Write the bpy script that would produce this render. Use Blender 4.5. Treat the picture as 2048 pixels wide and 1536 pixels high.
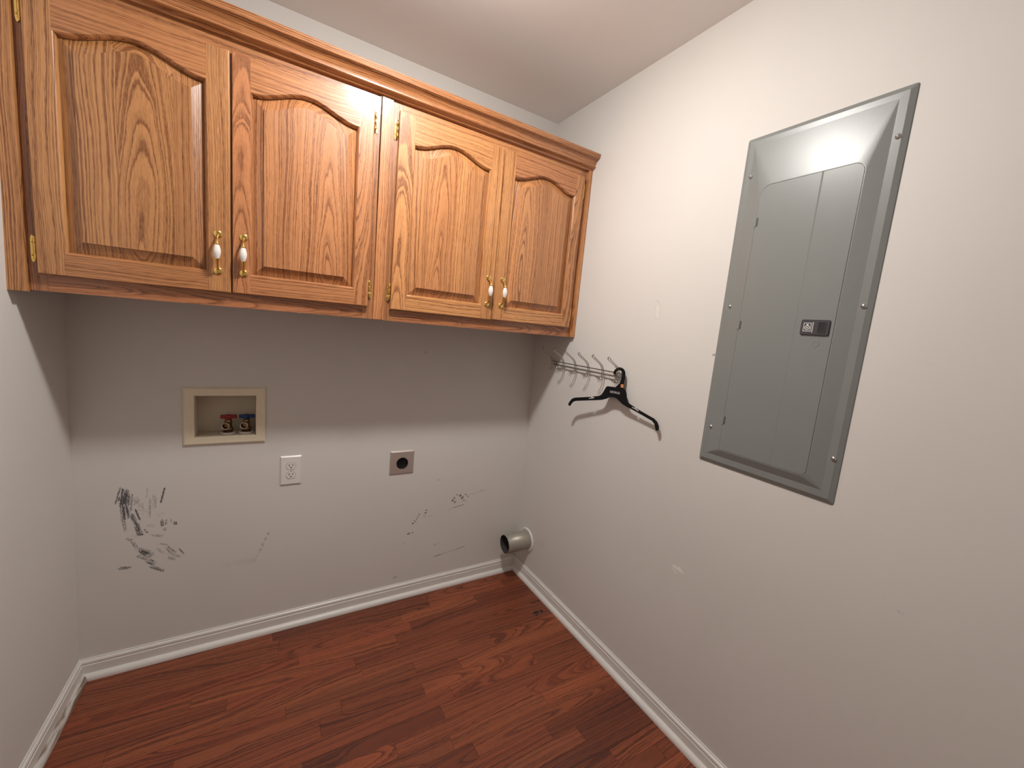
import bpy, bmesh, math, random
from mathutils import Vector, Matrix
random.seed(7)
C = bpy.context.scene.collection
for o in list(bpy.data.objects):
    bpy.data.objects.remove(o)

# ------------------------------------------------------------------ camera, world, exposure
scn = bpy.context.scene
cam_d = bpy.data.cameras.new('camera')
cam_d.sensor_width = 36.0
cam_d.lens = 14.3064
cam_d.clip_start = 0.01
cam = bpy.data.objects.new('camera', cam_d)
C.objects.link(cam)
yaw, pitch, roll = [math.radians(a) for a in (31.36405831, -7.5287369, 5.31960693)]
fw = Vector((math.sin(yaw)*math.cos(pitch), math.cos(yaw)*math.cos(pitch), math.sin(pitch)))
rt = Vector((math.cos(yaw), -math.sin(yaw), 0))
up = rt.cross(fw)
r2 = rt*math.cos(roll) + up*math.sin(roll)
u2 = -rt*math.sin(roll) + up*math.cos(roll)
m = Matrix((r2, u2, -fw)).transposed().to_4x4()
m.translation = Vector((-1.26006, -1.85486, 1.37849))
cam.matrix_world = m
scn.camera = cam

world = bpy.data.worlds.new('world')
scn.world = world
world.use_nodes = True
world.node_tree.nodes['Background'].inputs[0].default_value = (0.9, 0.95, 1.0, 1)
world.node_tree.nodes['Background'].inputs[1].default_value = 0.05
scn.view_settings.view_transform = 'Standard'
scn.view_settings.look = 'None'
scn.view_settings.gamma = 1.0
scn.view_settings.use_curve_mapping = False
scn.view_settings.exposure = 0.09
LAMP_POS = (-0.87, -0.905, 2.44)
LAMP_POWER = 440.0

W, H = 1.8224, 2.44
LT, LY = 0.0076, 0.0163
Y0 = -2.75                                   # wall behind the camera
def LX(y, z):                                # the left wall leans a little
    return -W + LT*z + LY*y

# ------------------------------------------------------------------ materials
def new_mat(name):
    mt = bpy.data.materials.new(name); mt.use_nodes = True
    return mt, mt.node_tree, mt.node_tree.nodes['Principled BSDF']

def plain(name, col, rough=0.5, metal=0.0, coat=0.0, var=0.0, scale=40, bump=0.0, bscale=200):
    mt, nt, b = new_mat(name)
    b.inputs['Roughness'].default_value = rough
    b.inputs['Metallic'].default_value = metal
    b.inputs['Coat Weight'].default_value = coat
    tc = nt.nodes.new('ShaderNodeTexCoord')
    n = nt.nodes.new('ShaderNodeTexNoise'); n.inputs['Scale'].default_value = scale; n.inputs['Detail'].default_value = 3
    nt.links.new(tc.outputs['Object'], n.inputs['Vector'])
    mx = nt.nodes.new('ShaderNodeMix'); mx.data_type = 'RGBA'
    mx.inputs['A'].default_value = (*[c*(1-var) for c in col], 1)
    mx.inputs['B'].default_value = (*[min(1, c*(1+var)) for c in col], 1)
    nt.links.new(n.outputs['Fac'], mx.inputs['Factor'])
    nt.links.new(mx.outputs['Result'], b.inputs['Base Color'])
    if bump:
        n2 = nt.nodes.new('ShaderNodeTexNoise'); n2.inputs['Scale'].default_value = bscale; n2.inputs['Detail'].default_value = 2
        nt.links.new(tc.outputs['Object'], n2.inputs['Vector'])
        bp = nt.nodes.new('ShaderNodeBump'); bp.inputs['Strength'].default_value = bump; bp.inputs['Distance'].default_value = 0.001
        nt.links.new(n2.outputs['Fac'], bp.inputs['Height']); nt.links.new(bp.outputs['Normal'], b.inputs['Normal'])
    return mt

def math_node(nt, op, a, b=None, c=None, clamp=False):
    n = nt.nodes.new('ShaderNodeMath'); n.operation = op; n.use_clamp = clamp
    for i, v in enumerate((a, b, c)):
        if v is None: continue
        if isinstance(v, (int, float)): n.inputs[i].default_value = v
        else: nt.links.new(v, n.inputs[i])
    return n.outputs[0]

def noise(nt, vec, sx, sy, sz, detail=2, rough=0.5, off=0.0):
    mp = nt.nodes.new('ShaderNodeMapping'); mp.inputs['Scale'].default_value = (sx, sy, sz)
    mp.inputs['Location'].default_value = (off, off*1.7, off*.3)
    nt.links.new(vec, mp.inputs['Vector'])
    n = nt.nodes.new('ShaderNodeTexNoise'); n.inputs['Scale'].default_value = 1; n.inputs['Detail'].default_value = detail
    n.inputs['Roughness'].default_value = rough
    nt.links.new(mp.outputs['Vector'], n.inputs['Vector'])
    return n.outputs['Fac']

def mixc(nt, fac, a, b, mode='MIX'):
    mx = nt.nodes.new('ShaderNodeMix'); mx.data_type = 'RGBA'; mx.blend_type = mode
    for k, v in (('Factor', fac), ('A', a), ('B', b)):
        if isinstance(v, (int, float)): mx.inputs[k].default_value = v
        elif isinstance(v, tuple): mx.inputs[k].default_value = (*v, 1)
        else: nt.links.new(v, mx.inputs[k])
    return mx.outputs['Result']

def maprange(nt, v, a, b, c=0, d=1):
    n = nt.nodes.new('ShaderNodeMapRange'); n.inputs[1].default_value = a; n.inputs[2].default_value = b
    n.inputs[3].default_value = c; n.inputs[4].default_value = d
    nt.links.new(v, n.inputs[0]); return n.outputs[0]

def oak(name, light, red, dark, freq, rough, coat, pore=0.5):
    """oak cut from a log: growth rings are distance from the pith in 'gc' (across, depth, along)"""
    mt, nt, b = new_mat(name)
    at = nt.nodes.new('ShaderNodeAttribute'); at.attribute_name = 'gc'
    tn = nt.nodes.new('ShaderNodeAttribute'); tn.attribute_name = 'tn'
    g = at.outputs['Vector']
    sp = nt.nodes.new('ShaderNodeSeparateXYZ'); nt.links.new(g, sp.inputs[0])
    st = nt.nodes.new('ShaderNodeSeparateXYZ'); nt.links.new(tn.outputs['Vector'], st.inputs[0])
    n1 = noise(nt, g, 7, 7, 2.2, 2, .5)
    n2 = noise(nt, g, 5, 5, 3.0, 2, .5, 13.0)
    n3 = noise(nt, g, 40, 40, 5, 2, .55, 5.0)
    n6 = noise(nt, g, 330, 330, 34, 2, .6, 15.0)
    a = math_node(nt, 'MULTIPLY_ADD', math_node(nt, 'SUBTRACT', n1, .5), .034, sp.outputs[0])
    d = math_node(nt, 'MULTIPLY_ADD', math_node(nt, 'SUBTRACT', n2, .5), .034, sp.outputs[1])
    r = math_node(nt, 'SQRT', math_node(nt, 'ADD', math_node(nt, 'MULTIPLY', a, a), math_node(nt, 'MULTIPLY', d, d)))
    rf = math_node(nt, 'MULTIPLY', r, math_node(nt, 'MULTIPLY', st.outputs[2], freq))
    rf = math_node(nt, 'MULTIPLY_ADD', math_node(nt, 'SUBTRACT', n3, .5), .8, rf)
    w1 = nt.nodes.new('ShaderNodeTexNoise'); w1.noise_dimensions = '1D'; w1.inputs['Scale'].default_value = .55; w1.inputs['Detail'].default_value = 2
    nt.links.new(rf, w1.inputs['W'])
    rf = math_node(nt, 'MULTIPLY_ADD', math_node(nt, 'SUBTRACT', w1.outputs['Fac'], .5), 3.2, rf)
    rf = math_node(nt, 'MULTIPLY_ADD', math_node(nt, 'SUBTRACT', n6, .5), .42, rf)
    fr = math_node(nt, 'FRACT', rf)
    cr = nt.nodes.new('ShaderNodeValToRGB')
    e = cr.color_ramp.elements
    e[0].position = 0.0; e[0].color = (.55,)*3 + (1,)
    e[1].position = 1.0; e[1].color = (.55,)*3 + (1,)
    for p, v in ((.05, 1.0), (.22, 1.0), (.36, .45), (.52, .16), (.88, .0), (.96, .25)):
        x = e.new(p); x.color = (v, v, v, 1)
    nt.links.new(fr, cr.inputs[0])
    band = math_node(nt, 'MULTIPLY', cr.outputs[0], 1.0)
    # ring strength changes along the board
    n4 = noise(nt, g, 14, 14, 2.5, 2, .5, 31.0)
    band = math_node(nt, 'MULTIPLY', band, maprange(nt, n4, .3, .7, .65, 1.25), clamp=True)
    # pores: short dark dashes along the grain, mostly in the early wood
    p1 = noise(nt, g, 1100, 1100, 38, 1, .5, 3.0)
    p2 = noise(nt, g, 420, 420, 16, 2, .5, 9.0)
    pores = maprange(nt, p1, .46, .70, 0, 1)
    streak = maprange(nt, p2, .35, .65, 0, 1)
    fac = math_node(nt, 'MULTIPLY', band, math_node(nt, 'MULTIPLY_ADD', pores, .35, .72))
    fac = math_node(nt, 'MULTIPLY_ADD', pores, pore*.35, math_node(nt, 'MULTIPLY', fac, .95), clamp=True)
    fac = math_node(nt, 'MULTIPLY_ADD', streak, .20, math_node(nt, 'MULTIPLY', fac, .9), clamp=True)
    n5 = noise(nt, g, 10, 10, 1.2, 3, .5, 51.0)
    base = mixc(nt, st.outputs[0], light, red)
    base = mixc(nt, maprange(nt, n5, .3, .7, 0, .25), base, dark)
    col = mixc(nt, fac, base, dark)
    hsv = nt.nodes.new('ShaderNodeHueSaturation')
    nt.links.new(st.outputs[1], hsv.inputs['Value']); nt.links.new(col, hsv.inputs['Color'])
    nt.links.new(hsv.outputs[0], b.inputs['Base Color'])
    b.inputs['Roughness'].default_value = rough
    b.inputs['Coat Weight'].default_value = coat
    b.inputs['Coat Roughness'].default_value = .11
    bp = nt.nodes.new('ShaderNodeBump'); bp.inputs['Strength'].default_value = .25; bp.inputs['Distance'].default_value = .0006
    bp.invert = True
    nt.links.new(fac, bp.inputs['Height']); nt.links.new(bp.outputs['Normal'], b.inputs['Normal'])
    return mt

def wall_mat(name, col, rough=.75):
    mt, nt, b = new_mat(name)
    b.inputs['Roughness'].default_value = rough
    tc = nt.nodes.new('ShaderNodeTexCoord'); o = tc.outputs['Object']
    big = noise(nt, o, 1.7, 1.7, 1.7, 3, .5, 2.0)
    base = mixc(nt, maprange(nt, big, .3, .7), tuple(c*.975 for c in col), tuple(c*1.02 for c in col))
    dt = nt.nodes.new('ShaderNodeAttribute'); dt.attribute_name = 'dirt'
    pt = nt.nodes.new('ShaderNodeAttribute'); pt.attribute_name = 'patch'
    n = noise(nt, o, 330, 330, 150, 4, .7)
    d_ = math_node(nt, 'MULTIPLY_ADD', math_node(nt, 'SUBTRACT', n, .5), 3.0, math_node(nt, 'MULTIPLY', dt.outputs['Fac'], 1.15))
    mr = nt.nodes.new('ShaderNodeMapRange'); mr.inputs[1].default_value = .18; mr.inputs[2].default_value = 1.0; mr.inputs[3].default_value = 0; mr.inputs[4].default_value = .93
    nt.links.new(d_, mr.inputs[0])
    f = math_node(nt, 'MULTIPLY', mr.outputs[0], math_node(nt, 'MULTIPLY', dt.outputs['Fac'], 4.0, clamp=True), clamp=True)
    base = mixc(nt, f, base, (.035, .032, .04))
    base = mixc(nt, pt.outputs['Fac'], base, (.80, .77, .72))
    nt.links.new(base, b.inputs['Base Color'])
    n2 = noise(nt, o, 260, 260, 260, 2, .5)
    bp = nt.nodes.new('ShaderNodeBump'); bp.inputs['Strength'].default_value = .10; bp.inputs['Distance'].default_value = .0008
    nt.links.new(n2, bp.inputs['Height']); nt.links.new(bp.outputs['Normal'], b.inputs['Normal'])
    return mt

WALL = wall_mat('wall_paint', (.655, .628, .598))
CEIL = plain('ceiling_paint', (.88, .85, .83), .85, var=.02, scale=3, bump=.08, bscale=150)
TRIM = plain('trim_paint', (.72, .70, .67), .35, var=.04, scale=12)
OAK = oak('varnished_oak', (.62, .300, .110), (.57, .218, .088), (.160, .046, .010), 150, .40, .7)
FLOOR = oak('stained_oak_floor', (.335, .092, .034), (.27, .063, .024), (.070, .0125, .0045), 115, .46, .12, .35)
BRASS = plain('brass', (.80, .56, .18), .18, 1.0, var=.08, scale=300)
STEEL = plain('chrome_wire', (.50, .48, .46), .16, 1.0, var=.05)
CHROME = plain('screw_metal', (.60, .60, .60), .28, 1.0, var=.08)
NICKEL = plain('brushed_steel_plate', (.52, .45, .41), .36, .55, var=.06, scale=300)
PORC = plain('porcelain', (.78, .74, .70), .12, 0, .6, var=.02)
WHITE = plain('white_plastic', (.74, .71, .69), .3, var=.02)
CREAM = plain('cream_plastic', (.76, .68, .52), .4, var=.05, scale=60)
BLACK = plain('black_plastic', (.0045, .0045, .006), .5, var=.2)
BLACK.node_tree.nodes['Principled BSDF'].inputs['Specular IOR Level'].default_value = .22
DARK = plain('dark_slot', (.012, .009, .008), .6, var=.1)
GREY = plain('grey_enamel', (.205, .216, .207), .33, 0, .0, var=.04, scale=6)
GREYD = plain('grey_gap', (.06, .062, .06), .6)
RED = plain('red_handle', (.24, .010, .012), .4, var=.15)
BLUE = plain('blue_handle', (.008, .03, .13), .4, var=.15)
VALVE = plain('aged_brass', (.30, .19, .09), .4, 1.0, var=.3, scale=90)
GALV = plain('galvanised_duct', (.36, .34, .285), .42, .35, var=.10, scale=25)
DUCTIN = plain('duct_inside', (.045, .036, .04), .9, var=.5, scale=60)  # dark blotchy colour for the inside of the pipe
COPPER = plain('copper_sticker', (.75, .32, .15), .35, .4, var=.05)
PRINT = plain('white_print', (.62, .62, .60), .5)
PRINTG = plain('grey_print', (.34, .34, .34), .5)
LATCHG = plain('latch_grey', (.045, .045, .052), .4)

# dirty white paint for the left skirting
def dirty_mat():
    mt, nt, b = new_mat('dirty_trim_paint')
    tc = nt.nodes.new('ShaderNodeTexCoord'); o = tc.outputs['Object']
    n = noise(nt, o, 60, 7, 90, 3, .6)
    f = maprange(nt, n, .44, .56, 0, .85)
    col = mixc(nt, f, (.62, .59, .55), (.17, .085, .045))
    nt.links.new(col, b.inputs['Base Color']); b.inputs['Roughness'].default_value = .4
    return mt
DIRTY = dirty_mat()

# ------------------------------------------------------------------ mesh helpers
class MB:
    """collects faces of one mesh; wood pieces carry grain coordinates 'gc' and tone 'tn'"""
    def __init__(s): s.v=[]; s.f=[]; s.mi=[]; s.gc=[]; s.tn=[]; s.sm=[]
    def piece(s, verts, faces, grain=None, tone=(.3,1,1), mi=0, smooth=False):
        """grain = (axis across, axis depth, axis along, gu, gd, taper, offset, centre)"""
        k=len(s.v); s.v += [tuple(p) for p in verts]; s.f += [tuple(i+k for i in f) for f in faces]
        s.mi += [mi]*len(faces); s.sm += [smooth]*len(faces)
        for p in verts:
            if grain:
                ax,dp,al,gu,gd,tp,of,c = grain
                l = p[al]-c[al]
                s.gc.append((p[ax]-c[ax]+gu, p[dp]-c[dp]+gd+tp*l, l+of))
            else: s.gc.append((0,0,0))
            s.tn.append(tone)
    def build(s, name, mats, parent=None, loc=None):
        me=bpy.data.meshes.new(name)
        me.from_pydata(s.v,[],s.f)
        for m_ in (mats if isinstance(mats,(list,tuple)) else [mats]): me.materials.append(m_)
        me.polygons.foreach_set('material_index', s.mi)
        me.polygons.foreach_set('use_smooth', s.sm)
        if any(any(g) for g in s.gc):
            a=me.attributes.new('gc','FLOAT_VECTOR','POINT'); a.data.foreach_set('vector',[x for g in s.gc for x in g])
            a=me.attributes.new('tn','FLOAT_VECTOR','POINT'); a.data.foreach_set('vector',[x for g in s.tn for x in g])
        bm=bmesh.new(); bm.from_mesh(me); bmesh.ops.recalc_face_normals(bm, faces=bm.faces); bm.to_mesh(me); bm.free()
        me.update()
        o=bpy.data.objects.new(name,me); C.objects.link(o)
        if parent: o.parent=parent
        if loc: o.location=loc
        return o
    def box(s,x0,x1,y0,y1,z0,z1,grain=None,tone=(.3,1,1),mi=0,bev=0.0):
        if bev<=0:
            v=[(x0,y0,z0),(x1,y0,z0),(x1,y1,z0),(x0,y1,z0),(x0,y0,z1),(x1,y0,z1),(x1,y1,z1),(x0,y1,z1)]
            f=[(0,1,2,3),(4,5,6,7),(0,1,5,4),(1,2,6,5),(2,3,7,6),(3,0,4,7)]
        else:
            bm=bmesh.new(); bmesh.ops.create_cube(bm,size=1)
            for q in bm.verts: q.co=((x0+x1)/2+q.co.x*(x1-x0),(y0+y1)/2+q.co.y*(y1-y0),(z0+z1)/2+q.co.z*(z1-z0))
            bmesh.ops.bevel(bm,geom=bm.edges[:],offset=bev,segments=2,affect='EDGES',profile=.5)
            v=[tuple(q.co) for q in bm.verts]; bm.verts.index_update(); f=[tuple(q.index for q in p.verts) for p in bm.faces]; bm.free()
        s.piece(v,f,grain,tone,mi)
    def rings(s, loops, closed=True, cap0=True, cap1=True, mi=0, smooth=True, grain=None, tone=(.3,1,1)):
        n=len(loops[0]); v=[p for l in loops for p in l]; f=[]
        for i in range(len(loops)-1):
            for j in range(n if closed else n-1):
                a=i*n+j; b=i*n+(j+1)%n; f.append((a,b,b+n,a+n))
        s.piece(v,f,grain,tone,mi,smooth)
        for c_,l in ((cap0,loops[0]),(cap1,loops[-1])):
            if c_: s.piece(l,[tuple(range(n))],grain,tone,mi)
    def lathe(s, prof, org, axis=(0,0,1), seg=20, mi=0, smooth=True, cap0=True, cap1=True):
        """prof: (radius, distance along axis)"""
        A=Vector(axis).normalized(); U=A.orthogonal().normalized(); V=A.cross(U); O=Vector(org)
        loops=[[tuple(O+A*h+(U*math.cos(2*math.pi*j/seg)+V*math.sin(2*math.pi*j/seg))*r) for j in range(seg)] for r,h in prof]
        s.rings(loops,True,cap0,cap1,mi,smooth)
    def tube(s, pts, rad, seg=8, mi=0):
        """round bar through points; rad number or list"""
        P=[Vector(p) for p in pts]; n=len(P); R=rad if isinstance(rad,(list,tuple)) else [rad]*n
        loops=[]; ref=None
        for i in range(n):
            t=(P[min(i+1,n-1)]-P[max(i-1,0)]).normalized()
            if ref is None: ref=t.orthogonal().normalized()
            ref=(ref-t*ref.dot(t)).normalized(); b_=t.cross(ref)
            loops.append([tuple(P[i]+(ref*math.cos(2*math.pi*j/seg)+b_*math.sin(2*math.pi*j/seg))*R[i]) for j in range(seg)])
        s.rings(loops,True,True,True,mi,True)

def smooth_path(pts, n=5):
    """Catmull-Rom through points"""
    P=[Vector(p) for p in pts]; out=[]
    for i in range(len(P)-1):
        p0=P[max(i-1,0)];p1=P[i];p2=P[i+1];p3=P[min(i+2,len(P)-1)]
        for k in range(n):
            t=k/n
            out.append(.5*((2*p1)+(p2-p0)*t+(2*p0-5*p1+4*p2-p3)*t*t+(3*p1-p0-3*p2+p3)*t**3))
    out.append(P[-1]); return out

def empty(name, loc, label=None, cat=None, group=None, parent=None, kind=None):
    o=bpy.data.objects.new(name,None); o.empty_display_size=.05; C.objects.link(o); o.location=loc
    if parent: o.parent=parent
    return tag(o,label,cat,group,kind)
def tag(o,label=None,cat=None,group=None,kind=None):
    if label: o['label']=label
    if cat: o['category']=cat
    if group: o['group']=group
    if kind: o['kind']=kind
    return o
def struct(o, label, cat='wall'):
    return tag(o,label,cat,None,'structure')
def rg(ax, dp, al, c, gu=None, gd=None, tp=None):
    """random grain for one board"""
    if gu is None: gu=random.choice((-1,1))*random.uniform(.12,.35)
    if gd is None: gd=random.uniform(.02,.12)
    if tp is None: tp=random.uniform(-.05,.05)
    return (ax,dp,al,gu,gd,tp,random.uniform(3,90),c)

# ------------------------------------------------------------------ room shell
def axis_vals(lo, hi, step, fine):
    """coordinates with a coarse step, finer inside the given spans (a, b, step)"""
    vals=set(); n=int((hi-lo)/step)+1
    vals.update(round(lo+(hi-lo)*i/n,5) for i in range(n+1))
    for a,b,st in fine:
        a=max(a,lo); b=min(b,hi); k=int((b-a)/st)+1
        vals={v for v in vals if not (a<v<b)}
        vals.update(round(a+(b-a)*i/k,5) for i in range(k+1))
    return sorted(vals)
def strokes_at(us, vs, strokes):
    """0..1 wear at every grid point: soft strokes (u0,v0,u1,v1,halfwidth,strength)"""
    import bisect
    out=[0.0]*(len(us)*len(vs)); nu=len(us)
    for u0,v0,u1,v1,w,s in strokes:
        R=w*1.9
        i0=bisect.bisect_left(us,min(u0,u1)-R); i1=bisect.bisect_right(us,max(u0,u1)+R)
        j0=bisect.bisect_left(vs,min(v0,v1)-R); j1=bisect.bisect_right(vs,max(v0,v1)+R)
        du=u1-u0; dv=v1-v0; L=du*du+dv*dv+1e-12
        for j in range(j0,j1):
            for i in range(i0,i1):
                a=us[i]-u0; b=vs[j]-v0; t=max(0,min(1,(a*du+b*dv)/L))
                d=math.hypot(a-t*du,b-t*dv)/w
                if d<1.9:
                    k=s*max(0,min(1,(1.9-d)/1.5))
                    out[j*nu+i]=max(out[j*nu+i],k)
    return out
def surface(name, us, vs, fn, attrs, skip=None):
    nu=len(us); v=[fn(u,w) for w in vs for u in us]; f=[]
    for j in range(len(vs)-1):
        for i in range(nu-1):
            if skip and skip((us[i]+us[i+1])/2,(vs[j]+vs[j+1])/2): continue
            a=j*nu+i; f.append((a,a+1,a+nu+1,a+nu))
    me=bpy.data.meshes.new(name); me.from_pydata(v,[],f); me.materials.append(WALL)
    for k,vals in attrs.items():
        at=me.attributes.new(k,'FLOAT','POINT'); at.data.foreach_set('value',vals)
    o=bpy.data.objects.new(name,me); C.objects.link(o); return o

BOX=(-1.489,-1.294,.873,1.034)               # opening for the washer box
HANG= [(-0.4107, 1.0627), (-0.4145, 1.0586), (-0.4205, 1.0579), (-0.4257, 1.0633), (-0.4286, 1.0711), (-0.4349, 1.0784), (-0.4432, 1.0843), (-0.4537, 1.088), (-0.5369, 1.1067), (-0.5762, 1.1153), (-0.5979, 1.1209), (-0.6184, 1.1293), (-0.6329, 1.1375), (-0.6505, 1.1437), (-0.6653, 1.1437), (-0.6846, 1.1357), (-0.7055, 1.1251), (-0.7222, 1.1201), (-0.7668, 1.111), (-0.8097, 1.1013), (-0.8534, 1.0907), (-0.8654, 1.0828), (-0.871, 1.0735), (-0.8757, 1.063), (-0.8792, 1.0596), (-0.8841, 1.0601), (-0.8874, 1.0641), (-0.8875, 1.0699), (-0.8849, 1.0789), (-0.8752, 1.092), (-0.8598, 1.101), (-0.8337, 1.1068), (-0.7916, 1.1174), (-0.7754, 1.1218), (-0.7741, 1.1203), (-0.7806, 1.1185), (-0.7887, 1.1148), (-0.7859, 1.1115), (-0.7795, 1.1132), (-0.7722, 1.1163), (-0.7624, 1.1187), (-0.7532, 1.12), (-0.7526, 1.1236), (-0.767, 1.1217), (-0.7684, 1.124), (-0.7499, 1.1294), (-0.735, 1.1342), (-0.7263, 1.1418), (-0.7191, 1.1571), (-0.7149, 1.1688), (-0.7106, 1.1774), (-0.7058, 1.1822), (-0.6984, 1.1851), (-0.694, 1.1903), (-0.6932, 1.1985), (-0.6929, 1.2069), (-0.6923, 1.2194), (-0.6922, 1.233), (-0.6888, 1.2482), (-0.6832, 1.258), (-0.6745, 1.2648), (-0.6624, 1.2681), (-0.6521, 1.2672), (-0.6426, 1.2625), (-0.6351, 1.2553), (-0.6311, 1.2477), (-0.6301, 1.241), (-0.6334, 1.2366), (-0.6379, 1.2361), (-0.6411, 1.2404), (-0.6436, 1.2483), (-0.6514, 1.2545), (-0.6601, 1.2565), (-0.6682, 1.2538), (-0.6725, 1.2481), (-0.6751, 1.24), (-0.676, 1.2306), (-0.6758, 1.2189), (-0.6744, 1.2081), (-0.6684, 1.1987), (-0.66, 1.1898), (-0.6555, 1.1848), (-0.648, 1.1846), (-0.6373, 1.1838), (-0.621, 1.1831), (-0.613, 1.1817), (-0.6076, 1.1777), (-0.6039, 1.1683), (-0.5977, 1.154), (-0.5919, 1.1437), (-0.5862, 1.1382), (-0.5772, 1.1336), (-0.558, 1.1287), (-0.5455, 1.125), (-0.5477, 1.1224), (-0.5584, 1.1249), (-0.5548, 1.1204), (-0.5476, 1.1174), (-0.535, 1.1139), (-0.5239, 1.1117), (-0.5225, 1.1147), (-0.534, 1.1175), (-0.537, 1.1199), (-0.5352, 1.1221), (-0.5214, 1.1188), (-0.4801, 1.1096), (-0.4436, 1.1008), (-0.4303, 1.0949), (-0.4223, 1.0878), (-0.4152, 1.0768), (-0.4107, 1.0687)]
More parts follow.
